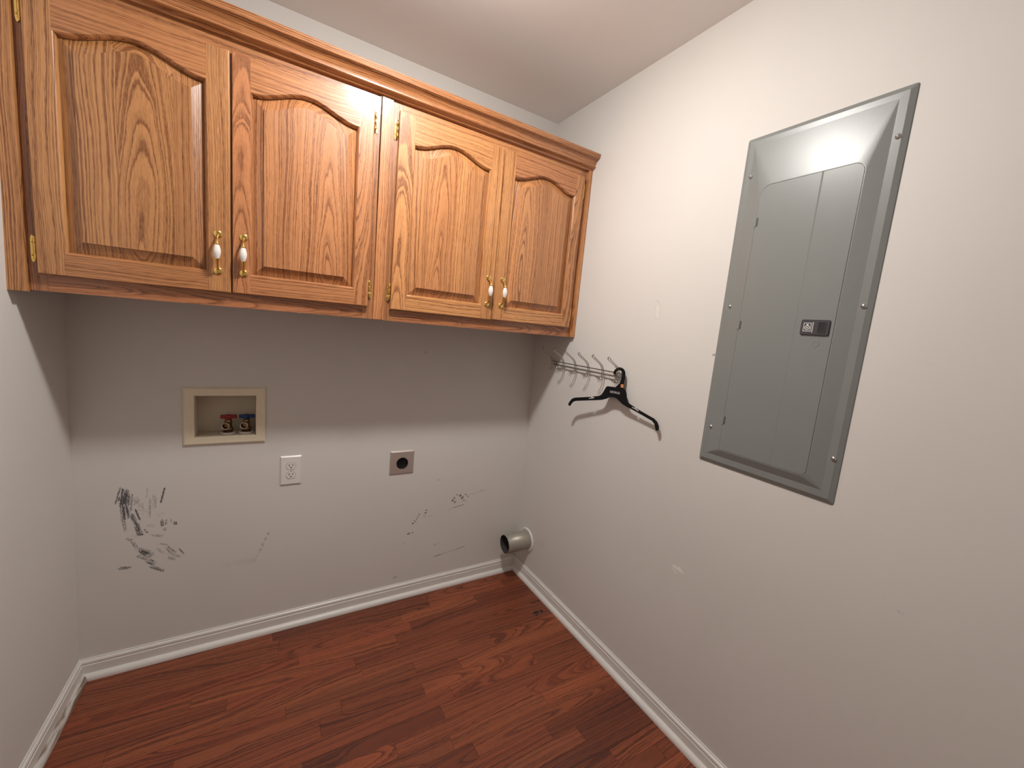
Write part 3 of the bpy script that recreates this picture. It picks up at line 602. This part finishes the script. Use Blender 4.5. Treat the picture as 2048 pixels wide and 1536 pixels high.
# straight, cathedral and plain grains: (across shift, depth, taper)
ST=(None,None,None)
def V(r,v,f=1.0): return (r,v,f)
d1=(-1.7628,-1.3570,1.4112,2.0878,-1.7065,-1.4180,1.4742,1.9885,'l',-1.3885,  # yellower, darker tones: the wood's own plus weaker light put into the colour
    [(.30,.05,.01),(.35,.06,.02),(.25,.05,.0),(.16,.06,.02),((.36,.76),[(.5,.02,.01),(.012,.045,.07),(.30,.04,.02)],[V(0,.95,.8),V(.1,.94,.95),V(.3,.84,1.2)])],
    [V(0,.98,1.1),V(.1,1.0,1.6),V(.45,.96,1.1),V(.55,.96,1.1)])
d2=(-1.3525,-.9550,1.4125,2.0900,-1.3015,-1.0095,1.4742,1.9885,'r',-1.3243,
    [(.006,.055,.09),(.02,.05,-.08),(.22,.05,.0),(.18,.05,.02),((.42,),[(-.085,.03,.045),(.0,.045,.085)],[V(.55,1.0,1.0),V(.6,1.03,.95)])],
    [V(.8,.95,1.),V(.6,1.0,.9),V(.6,1.02,1.1),V(.6,1.02,1.)])
d3=(-.8760,-.4572,1.4125,2.0912,-.8136,-.5160,1.4735,1.9900,'l',-.4838,
    [(.012,.06,.06),(.30,.05,.01),(.28,.05,.0),(.06,.05,.06),((.2,.55,.78),[(.2,.03,.02),(.0,.04,.06),(.25,.04,.02),(.4,.03,.0)],[V(.35,1.05,1.),V(.45,1.05,.9),V(.2,1.1,1.),V(.3,1.02,1.2)])],
    [V(.2,1.12,1.),V(.1,1.15,1.6),V(.0,1.18,.9),V(.25,1.08,.9)])
d4=(-.4545,-.0400,1.4135,2.0920,-.3960,-.0915,1.4742,1.9915,'r',-.4175,
    [(.25,.05,.02),(.02,.06,-.05),(.28,.05,.0),(.16,.05,.04),((.45,.62),[(.0,.03,.075),(.3,.04,.02),(.22,.05,.01)],[V(.35,1.05,.95),V(.5,.9,1.3),V(.4,.98,1.)])],
    [V(.1,1.15,1.2),V(.3,1.05,1.),V(.1,1.15,.9),V(.7,1.0,1.)])
cabinet('varnished oak wall cabinet with two arched doors, the one nearer the left wall',-1.7835,-.9345,1.3690,math.radians(-.30),[d1,d2],(-1.3548))
cabinet('varnished oak wall cabinet with two arched doors, the one against the right wall',-.8965,-.0200,1.3700,0,[d3,d4],(-.4558))
def filler(xa,xb,ya,z0,z1,label,tone):
    b=MB(); cx=(xa+xb)/2
    b.box(xa-cx,xb-cx,ya,-.001 if False else FY+.015,0,z1-z0,rg(0,1,2,(0,ya,.4)),tone,bev=.0008)
    o=b.build('filler_strip',OAK,None,(cx,0,z0)); tag(o,label,'filler strip','oak filler strips'); return o
filler(LX(-.31,1.7)-.004,-1.7840,-.321,1.3620,2.126,'vertical oak filler strip between the left wall and the first cabinet',V(.05,1.02,1.1))
filler(-.9340,-.8970,-.3095,1.3712,2.126,'vertical oak filler strip between the two cabinets',V(.55,1.08,.9))
filler(-.0195,-.0008,-.321,1.3705,2.124,'narrow oak filler strip between the right cabinet and the wall',V(.35,1.1,1.1))
# crown moulding
CP=[(-.302,2.1235),(-.3175,2.1235),(-.3200,2.1262),(-.3225,2.1290),(-.3290,2.1305),(-.3350,2.1325),(-.3378,2.1348),(-.3380,2.1382),(-.3360,2.1400),(-.3345,2.1405),(-.3355,2.1450),(-.3385,2.1510),(-.3430,2.1570),(-.3490,2.1615),(-.3555,2.1640),(-.3560,2.1655),(-.3595,2.1660),(-.3608,2.1680),(-.3650,2.1835),(-.302,2.1840)]
b=MB(); N=8; loops=[]
xa=LX(-.33,2.15)+.0005
for i in range(N+1):
    x=xa+(-.0008-xa)*i/N; loops.append([(x-xa,y,z-2.1235) for y,z in CP])
cg=rg(2,1,0,(0.9,-.33,.03),.30,.05,.004)
b.rings(loops,True,True,True,0,False,cg,V(.55,.95,1.2))
tag(b.build('crown_moulding',OAK,None,(xa,0,2.1235)),'long oak crown moulding running above both wall cabinets','moulding')

# ------------------------------------------------------------------ washer outlet box
t=empty('washer_outlet_box',(-1.392,0,.8455),'cream recessed washer outlet box with red and blue taps','outlet box')
ox,oz=-1.392,.8455
def fr(name,out,inn,ya,yb,mat,parent,bev=.003,o=(0,0),ym=None):
    """rectangular frame: outer (x0,x1,z0,z1), inner opening"""
    b=MB(); bv=bev
    def R(x0,x1,z0,z1,y): return [(x0-o[0],y,z0-o[1]),(x1-o[0],y,z0-o[1]),(x1-o[0],y,z1-o[1]),(x0-o[0],y,z1-o[1])]
    a,c,e_,g=out; ia,ic,ie,ig=inn
    b.rings([R(a,c,e_,g,ya),R(a,c,e_,g,yb+bv*.6),R(a+bv,c-bv,e_+bv,g-bv,yb),R(ia-.0015,ic+.0015,ie-.0015,ig+.0015,yb),R(ia,ic,ie,ig,yb+.0015),R(ia,ic,ie,ig,ym if ym is not None else ya)],cap0=False,cap1=False,smooth=False)
    return b.build(name,mat,parent)
fr('flange',(-1.521,-1.2635,.8455,1.063),(-1.488,-1.295,.8745,1.0325),-.0002,-.0085,CREAM,t,.005,(ox,oz),.004)
def recess():
    b=MB(); x0,x1,z0,z1=-1.488-ox,-1.295-ox,.8745-oz,1.0325-oz; D=.085; w=.0012
    for a in ((x0,x1,D,D+w,z0,z1),(x0-w+.0013,x0+.0013,.0042,D,z0,z1),(x1-.0013,x1+w-.0013,.0042,D,z0,z1),(x0,x1,.0042,D,z0,z0+w),(x0,x1,.0042,D,z1-w,z1)): b.box(*a)
    return b.build('recess',plain('beige_recess',(.62,.55,.43),.55,var=.06,scale=30),t)
rc=recess()
def valve(x,y,mat,name_mat):
    zb=.8757-oz+.0003; X=x-ox
    b=MB()
    b.lathe([(.0155,.0045),(.0145,.012),(.0172,.0125),(.0172,.021),(.0130,.023),(.0115,.040),(.0130,.042),(.0130,.048),(.0100,.052),(.0070,.056)],(X,y,zb),(0,0,1),6 if False else 16)
    ax=Vector((-.22,-1,.02)); b.lathe([(.008,0),(.0100,.010),(.0138,.012),(.0138,.030),(.0120,.0302),(.0105,.028),(.0090,.014)],(X,y-.004,zb+.034),ax,18,cap1=True)
    v=b.build('tap_valve',VALVE,t)
    b=MB(); b.lathe([(.0132,.0302),(.0136,.0332),(.0112,.0333),(.0106,.028)],(X,y-.004,zb+.034),ax,18,cap0=False,cap1=False); b.build('hose_thread',CHROME,v)
    b=MB(); b.box(X-.025,X+.029,y-.0080,y+.0080,zb+.0585,zb+.0715,bev=.0018)
    b.lathe([(.0095,.0),(.0125,.006),(.0105,.0185),(.0085,.0200)],(X,y,zb+.0530),(0,0,1),14)
    tag(b.build('tap_handle',mat,v),name_mat)
    b=MB(); b.lathe([(.0255,0),(.0255,.004),(.0195,.0055),(.0195,.0002)],(X,y,zb),(0,0,1),20,cap0=False,cap1=False); b.build('collar',WHITE,v)
valve(-1.3885,.042,RED,'red tap handle'); valve(-1.3285,.042,BLUE,'blue tap handle')

# ------------------------------------------------------------------ receptacles on the back wall
def plate(b,x0,x1,z0,z1,th,bv,mi=0):
    def R(i,y): return [(x0+i,y,z0+i),(x1-i,y,z0+i),(x1-i,y,z1-i),(x0+i,y,z1-i)]
    b.rings([R(0,-.0002),R(0,-th*.35),R(bv,-th)],cap0=True,cap1=True,smooth=False,mi=mi)
t=empty('wall_outlet',(-1.1698,0,.7150),'white duplex wall outlet beside the washer box','outlet')
b=MB(); plate(b,-.0392,.0392,-.0622,.0622,.0060,.0045); b.build('cover_plate',WHITE,t)
for s_ in (1,-1):
    b=MB(); n=28; zc=s_*.0195; pts=[]
    for i in range(n):
        a=2*math.pi*i/n; pts.append((.0172*math.cos(a),max(-.0140,min(.0140,.0172*math.sin(a)))+zc))
    b.rings([[(x,-.0058,z) for x,z in pts],[(x,-.0078,z) for x,z in pts]],cap0=False,smooth=False)
    rc_=b.build('receptacle',WHITE,t)
    b=MB()
    b.box(-.0078,-.0052,-.0081,-.0078,zc-.0005,zc+.0075); b.box(.0052,.0076,-.0081,-.0078,zc+.0005,zc+.0070)
    b.lathe([(.0027,0),(.0027,.0003)],(0,-.0078,zc-.0065),(0,-1,0),12); b.build('slots',DARK,rc_)
    b=MB(); g=[(1.045*x,-.00605,zc+1.045*(z-zc)) for x,z in pts]; b.piece(g,[tuple(range(n))]); b.build('gap',DARK,rc_)
b=MB(); b.lathe([(.0034,0),(.0030,.0010),(.0005,.0014)],(0,-.0060,0),(0,-1,0),14); b.build('screw',CHROME,t)
t=empty('dryer_outlet',(-.7028,0,.7068),'square steel dryer outlet plate with a round black receptacle','outlet')
b=MB(); plate(b,-.0575,.0575,-.0570,.0570,.0065,.0055); b.build('cover_plate',NICKEL,t)
b=MB(); b.lathe([(.0275,0),(.0275,.0022),(.0250,.0030),(.0245,.0022),(.002,.0022)],(0,-.0064,-.003),(0,-1,0),36); r_=b.build('receptacle',BLACK,t)
b=MB(); b.box(-.011,-.0085,-.0089,-.0086,-.002,.009); b.box(.0085,.011,-.0089,-.0086,-.002,.009); b.box(-.006,.006,-.0089,-.0086,-.015,-.0125); b.build('slots',DARK,r_)
for z in (.041,-.041):
    b=MB(); b.lathe([(.0030,0),(.0026,.0010),(.0004,.0013)],(0,-.0064,z),(0,-1,0),12); b.build('screw',CHROME,t)

# ------------------------------------------------------------------ dryer vent duct on the right wall
t=empty('dryer_vent_duct',(0,-.1019,.2253),'round metal dryer vent duct stub in the corner above the baseboard','duct')
b=MB(); b.lathe([(.0498,.0003),(.0498,.1439),(.0490,.1440),(.0482,.1439)],(0,0,0),(-1,0,0),48,cap0=False,cap1=False); b.build('pipe',GALV,t)
b=MB(); b.lathe([(.0482,.1438),(.0482,.001),(.001,.0009)],(0,0,0),(-1,0,0),48,cap0=False); tag(b.build('pipe_lining',DUCTIN,t),'dark inside of the pipe')
b=MB(); b.lathe([(.0665,.0003),(.0665,.0035),(.0645,.0075),(.0610,.0085),(.0560,.0060),(.0498,.0050)],(0,0,0),(-1,0,0),48,cap0=False,cap1=False); b.build('wall_flange',WHITE,t)

# ------------------------------------------------------------------ electrical panel on the right wall
py0,py1,pz0,pz1=-1.4360,-1.0485,1.0065,2.0185
t=empty('breaker_panel',(0,(py0+py1)/2,pz0),'grey metal breaker panel set in the right wall, door closed','electrical panel')
oy,oz=(py0+py1)/2,pz0
def RC(y0,y1,z0,z1,x,r=None,n=6):
    """rounded rectangle loop on the wall plane, r per corner order: (y0,z0),(y1,z0),(y1,z1),(y0,z1)"""
    r=r or (.001,)*4; out=[]
    cs=[(y0,z0,1,1,math.pi),(y1,z0,-1,1,1.5*math.pi),(y1,z1,-1,-1,0),(y0,z1,1,-1,.5*math.pi)]
    for (cy,cz,sy,sz,a0),rr in zip(cs,r):
        for k in range(n+1):
            a=a0+.5*math.pi*k/n; out.append((x,cy+sy*rr+rr*math.cos(a)-oy,cz+sz*rr+rr*math.sin(a)-oz))
    return out
dy0,dy1,dz0,dz1=-1.3680,-1.1190,1.0625,1.8640
DR=(.016,.006,.030,.022)
px=-.0165
b=MB()
b.rings([RC(py0,py1,pz0,pz1,-.0003,(.006,)*4),RC(py0,py1,pz0,pz1,-.0010,(.006,)*4),RC(py0+.0015,py1-.0015,pz0+.0015,pz1-.0015,-.0026,(.005,)*4),RC(py0+.0125,py1-.0115,pz0+.0125,pz1-.0125,-.0075,(.003,)*4),
  RC(py0+.030,py1-.0265,pz0+.031,pz1-.0265,-.0078,(.001,)*4),RC(dy0-.0030,dy1+.0030,dz0-.0030,dz1+.0030,px,tuple(r+.003 for r in DR)),RC(dy0-.0005,dy1+.0003,dz0-.0005,dz1+.0007,px,tuple(r+.0005 for r in DR)),RC(dy0-.0005,dy1+.0003,dz0-.0005,dz1+.0007,px+.0035,tuple(r+.0005 for r in DR))],cap0=False,cap1=True,smooth=False)
b.build('cover',GREY,t)
b=MB(); cre=-1.2775
loop=RC(dy0+.0004,dy1-.0004,dz0+.0004,dz1-.0004,px-.0004,DR,8); 
bm=bmesh.new(); bm.faces.new([bm.verts.new(p) for p in loop]); bm.normal_update()
r_=bmesh.ops.extrude_face_region(bm,geom=bm.faces[:]); 
for q in [g for g in r_['geom'] if isinstance(g,bmesh.types.BMVert)]: q.co.x+=.006
for off in (-.0022,0,.0022):
    bmesh.ops.bisect_plane(bm,geom=bm.verts[:]+bm.edges[:]+bm.faces[:],plane_co=(0,cre+off-oy,0),plane_no=(0,1,0))
for q in bm.verts:
    if abs(q.co.y-(cre-oy))<1e-5 and q.co.x<px: q.co.x+=.0006
bm.verts.index_update(); b.piece([tuple(q.co) for q in bm.verts],[tuple(q.index for q in f.verts) for f in bm.faces]); bm.free()
dr=b.build('door',GREY,t)
# knockout ring on the door
b=MB(); ky,kz=-1.3335-oy,1.416-oz
b.lathe([(.0085,.0002),(.0082,.0006),(.0072,.0006),(.0068,.0002)],(px-.0004,ky,kz),(-1,0,0),28,cap0=False,cap1=False); b.build('knockout',GREY,dr)
# pins of the concealed hinge
for z in (1.7615,1.4580,1.1575):
    b=MB(); b.box(px-.0022,px+.002,dy1-.0025-oy,dy1+.0030-oy,z-.0135-oz,z+.0135-oz,bev=.0008)
    b.box(px-.0014,px+.002,dy1-.0070-oy,dy1-.0042-oy,z-.0120-oz,z+.0120-oz,mi=1); b.build('hinge_pin',[GREY,GREYD],dr)
# latch
ly0,ly1,lz0,lz1=-1.3595,-1.2925,1.4385,1.4790
b=MB(); x=px-.0005
b.rings([RC(ly0,ly1,lz0,lz1,x,(.004,)*4),RC(ly0,ly1,lz0,lz1,x-.0030,(.004,)*4),RC(ly0+.001,ly1-.001,lz0+.001,lz1-.001,x-.0040,(.003,)*4)],cap0=False,smooth=False)
la=b.build('latch',LATCHG,dr)
xs=x-.0041
b=MB(); b.rings([RC(-1.3520,-1.3335,1.4440,1.4735,xs,(.001,)*4),RC(-1.3520,-1.3335,1.4440,1.4735,xs-.0012,(.001,)*4),RC(-1.3505,-1.3350,1.4460,1.4715,xs-.0012,(.001,)*4),RC(-1.3505,-1.3350,1.4460,1.4715,xs-.0001,(.001,)*4)],cap0=False,smooth=False)
t2=MB()
b.build('latch_pocket',LATCHG,dr)
b=MB(); b.piece(RC(-1.3505,-1.3350,1.4460,1.4715,xs-.0002,(.001,)*4),[tuple(range(28))]); b.build('latch_opening',DARK,dr)
b=MB()
def fr2(y0,y1,z0,z1,w,X,mi=0):
    for a in ((y0,y1,z0,z0+w),(y0,y1,z1-w,z1),(y0,y0+w,z0+w,z1-w),(y1-w,y1,z0+w,z1-w)): b.box(X-.0002,X,a[0]-oy,a[1]-oy,a[2]-oz,a[3]-oz,mi=mi)
fr2(-1.3180,-1.2995,1.4475,1.4705,.0016,xs)
# round mark with a knob on top inside the square
def disc(r0,r1,cy,cz,X):
    n=24; v=[]
    for rr in (r0,r1):
        v+=[(X,cy+rr*math.cos(6.2832*k/n)-oy,cz+rr*math.sin(6.2832*k/n)-oz) for k in range(n)]
    b.piece(v,[(k,(k+1)%n,n+(k+1)%n,n+k) for k in range(n)])
disc(.0042,.0064,-1.3088,1.4575,xs-.0003); disc(.0001,.0022,-1.3088,1.4575,xs-.0003)
b.box(xs-.0004,xs-.0002,-1.3112-oy,-1.3064-oy,1.4635-oz,1.4672-oz)
for k in range(7): b.box(xs-.0002,xs,-1.3228-oy,-1.3204-oy,1.4450+k*.0040-oz,1.4450+k*.0040+.0032-oz)
b.build('latch_print',PRINT,dr)
for (y,z) in ((-1.0770,1.9035),(-1.0770,1.5150),(-1.0770,1.1255),(-1.4175,1.9060),(-1.4175,1.5155),(-1.4190,1.1270)):
    b=MB(); b.lathe([(.0062,0),(.0060,.0012),(.0048,.0030),(.0025,.0040),(.0003,.0043)],(-.0077,y-oy,z-oz),(-1,0,0),18)
    b.box(-.0126,-.0117,y-.0045-oy,y+.0045-oy,z-.0005-oz,z+.0005-oz,mi=1); b.build('screw',[CHROME,DARK],t)

# ------------------------------------------------------------------ hook rack
HY=[-.1876,-.2795,-.3715,-.4635,-.5560,-.6500]
t=empty('hook_rack',(0,-.42,1.2335),'chrome wire hook rack with six double hooks on the right wall','hook rack')
oy,oz=-.42,1.2335
b=MB(); b.tube([(-.0128,-.672-oy,1.2425-oz),(-.0128,-.176-oy,1.2425-oz)],.0026,8); b.build('rail',STEEL,t)
b=MB(); b.tube([(-.0128,-.672-oy,1.2265-oz),(-.0128,-.176-oy,1.2265-oz)],.0026,8); b.build('rail',STEEL,t)
for y in (-.215,-.625):
    b=MB(); b.box(-.0120,-.0003,y-.008-oy,y+.008-oy,1.2270-oz,1.2410-oz,bev=.0008); b.lathe([(.0045,0),(.0035,.0015),(.0004,.002)],(-.0139,y-oy,0),(-1,0,0),12); b.build('mount',STEEL,t)
UP=[(-.0785,1.3070,.0),(-.0815,1.3040,.0035),(-.0775,1.2965,.0058),(-.0640,1.2880,.0058),(-.0490,1.2790,.0050),(-.0330,1.2680,.0040),(-.0220,1.2535,.0036),(-.0165,1.2380,.0036),(-.0155,1.2220,.0036),(-.0165,1.2105,.0040),(-.0235,1.2030,.0045),(-.0340,1.2045,.0050),(-.0470,1.2125,.0052),(-.0560,1.2185,.0045),(-.0600,1.2205,.0)]
side=[Vector((x,0,z)) for x,z,w in UP]
def hook(y):
    b=MB(); pts=[]
    A=[(x,y-oy-w*1.35,z-oz) for x,z,w in UP]; B=[(x,y-oy+w*1.35,z-oz) for x,z,w in UP]
    full=A+B[::-1][1:]+[A[0]]
    b.tube(smooth_path(full,4),.0019,8)
    return b.build('hook',STEEL,t)
h0=hook(HY[0])
for y in HY[1:]:
    c=h0.copy(); C.objects.link(c); c.parent=t; c.location=(0,y-HY[0],0)

# ------------------------------------------------------------------ coat hanger hanging on the rack
def hx(y,z): return -.2142-.0877*y+.1077*z
n_=Vector((1,.0877,-.1077)).normalized()
org=Vector((hx(-.69,1.2),-.69,1.2))
bm=bmesh.new(); TH=.0032
vs_=[bm.verts.new(Vector((hx(y,z),y,z))-org-n_*TH*.0) for y,z in HANG]
f=bm.faces.new(vs_); bm.normal_update()
res_=bmesh.ops.triangulate(bm,faces=[f])
ex=bmesh.ops.extrude_face_region(bm,geom=bm.faces[:])
for q in [g for g in ex['geom'] if isinstance(g,bmesh.types.BMVert)]: q.co-=n_*TH
bm.verts.index_update(); b=MB(); b.piece([tuple(q.co) for q in bm.verts],[tuple(q.index for q in p.verts) for p in bm.faces]); bm.free()
t=b.build('coat_hanger',BLACK,None,org); tag(t,'black plastic coat hanger with white lettering and a copper sticker, hanging from the hook rack','coat hanger')
def on_h(y,z,off): return Vector((hx(y,z),y,z))-org-n_*(TH+off)
# raised lip along the lower neck
b=MB(); b.tube([on_h(y,z,.0002) for y,z in ((-.609,1.147),(-.625,1.139),(-.655,1.1425),(-.69,1.1415),(-.715,1.134))],.0011,6); b.build('rib',BLACK,t)
b=MB(); q=[(-.6796,1.2009),(-.6928,1.2031),(-.6964,1.1890),(-.6828,1.1884)]
b.rings([[tuple(on_h(y,z,.0)) for y,z in q],[tuple(on_h(y,z,.0004)) for y,z in q]],smooth=False); tag(b.build('size_sticker',COPPER,t),'copper coloured size sticker')
fc=bpy.data.curves.new('lettering','FONT'); fc.body='GEORGE'; fc.size=.0122; fc.align_x='CENTER'; fc.align_y='CENTER'; fc.extrude=.0001; fc.space_character=1.12
to=bpy.data.objects.new('lettering',fc); C.objects.link(to); fc.materials.append(PRINT)
dg=bpy.context.evaluated_depsgraph_get(); me=bpy.data.meshes.new_from_object(to.evaluated_get(dg)); bpy.data.objects.remove(to)
me.materials.clear(); me.materials.append(PRINT)
to=bpy.data.objects.new('lettering',me); C.objects.link(to); to.parent=t
xa=(on_h(-.6866,1.1636,0)-on_h(-.6306,1.1621,0)).normalized(); za=-n_; ya=za.cross(xa).normalized()
mm=Matrix((xa,ya,za)).transposed().to_4x4(); mm.translation=on_h(-.6587,1.1632,.0002); to.matrix_local=mm
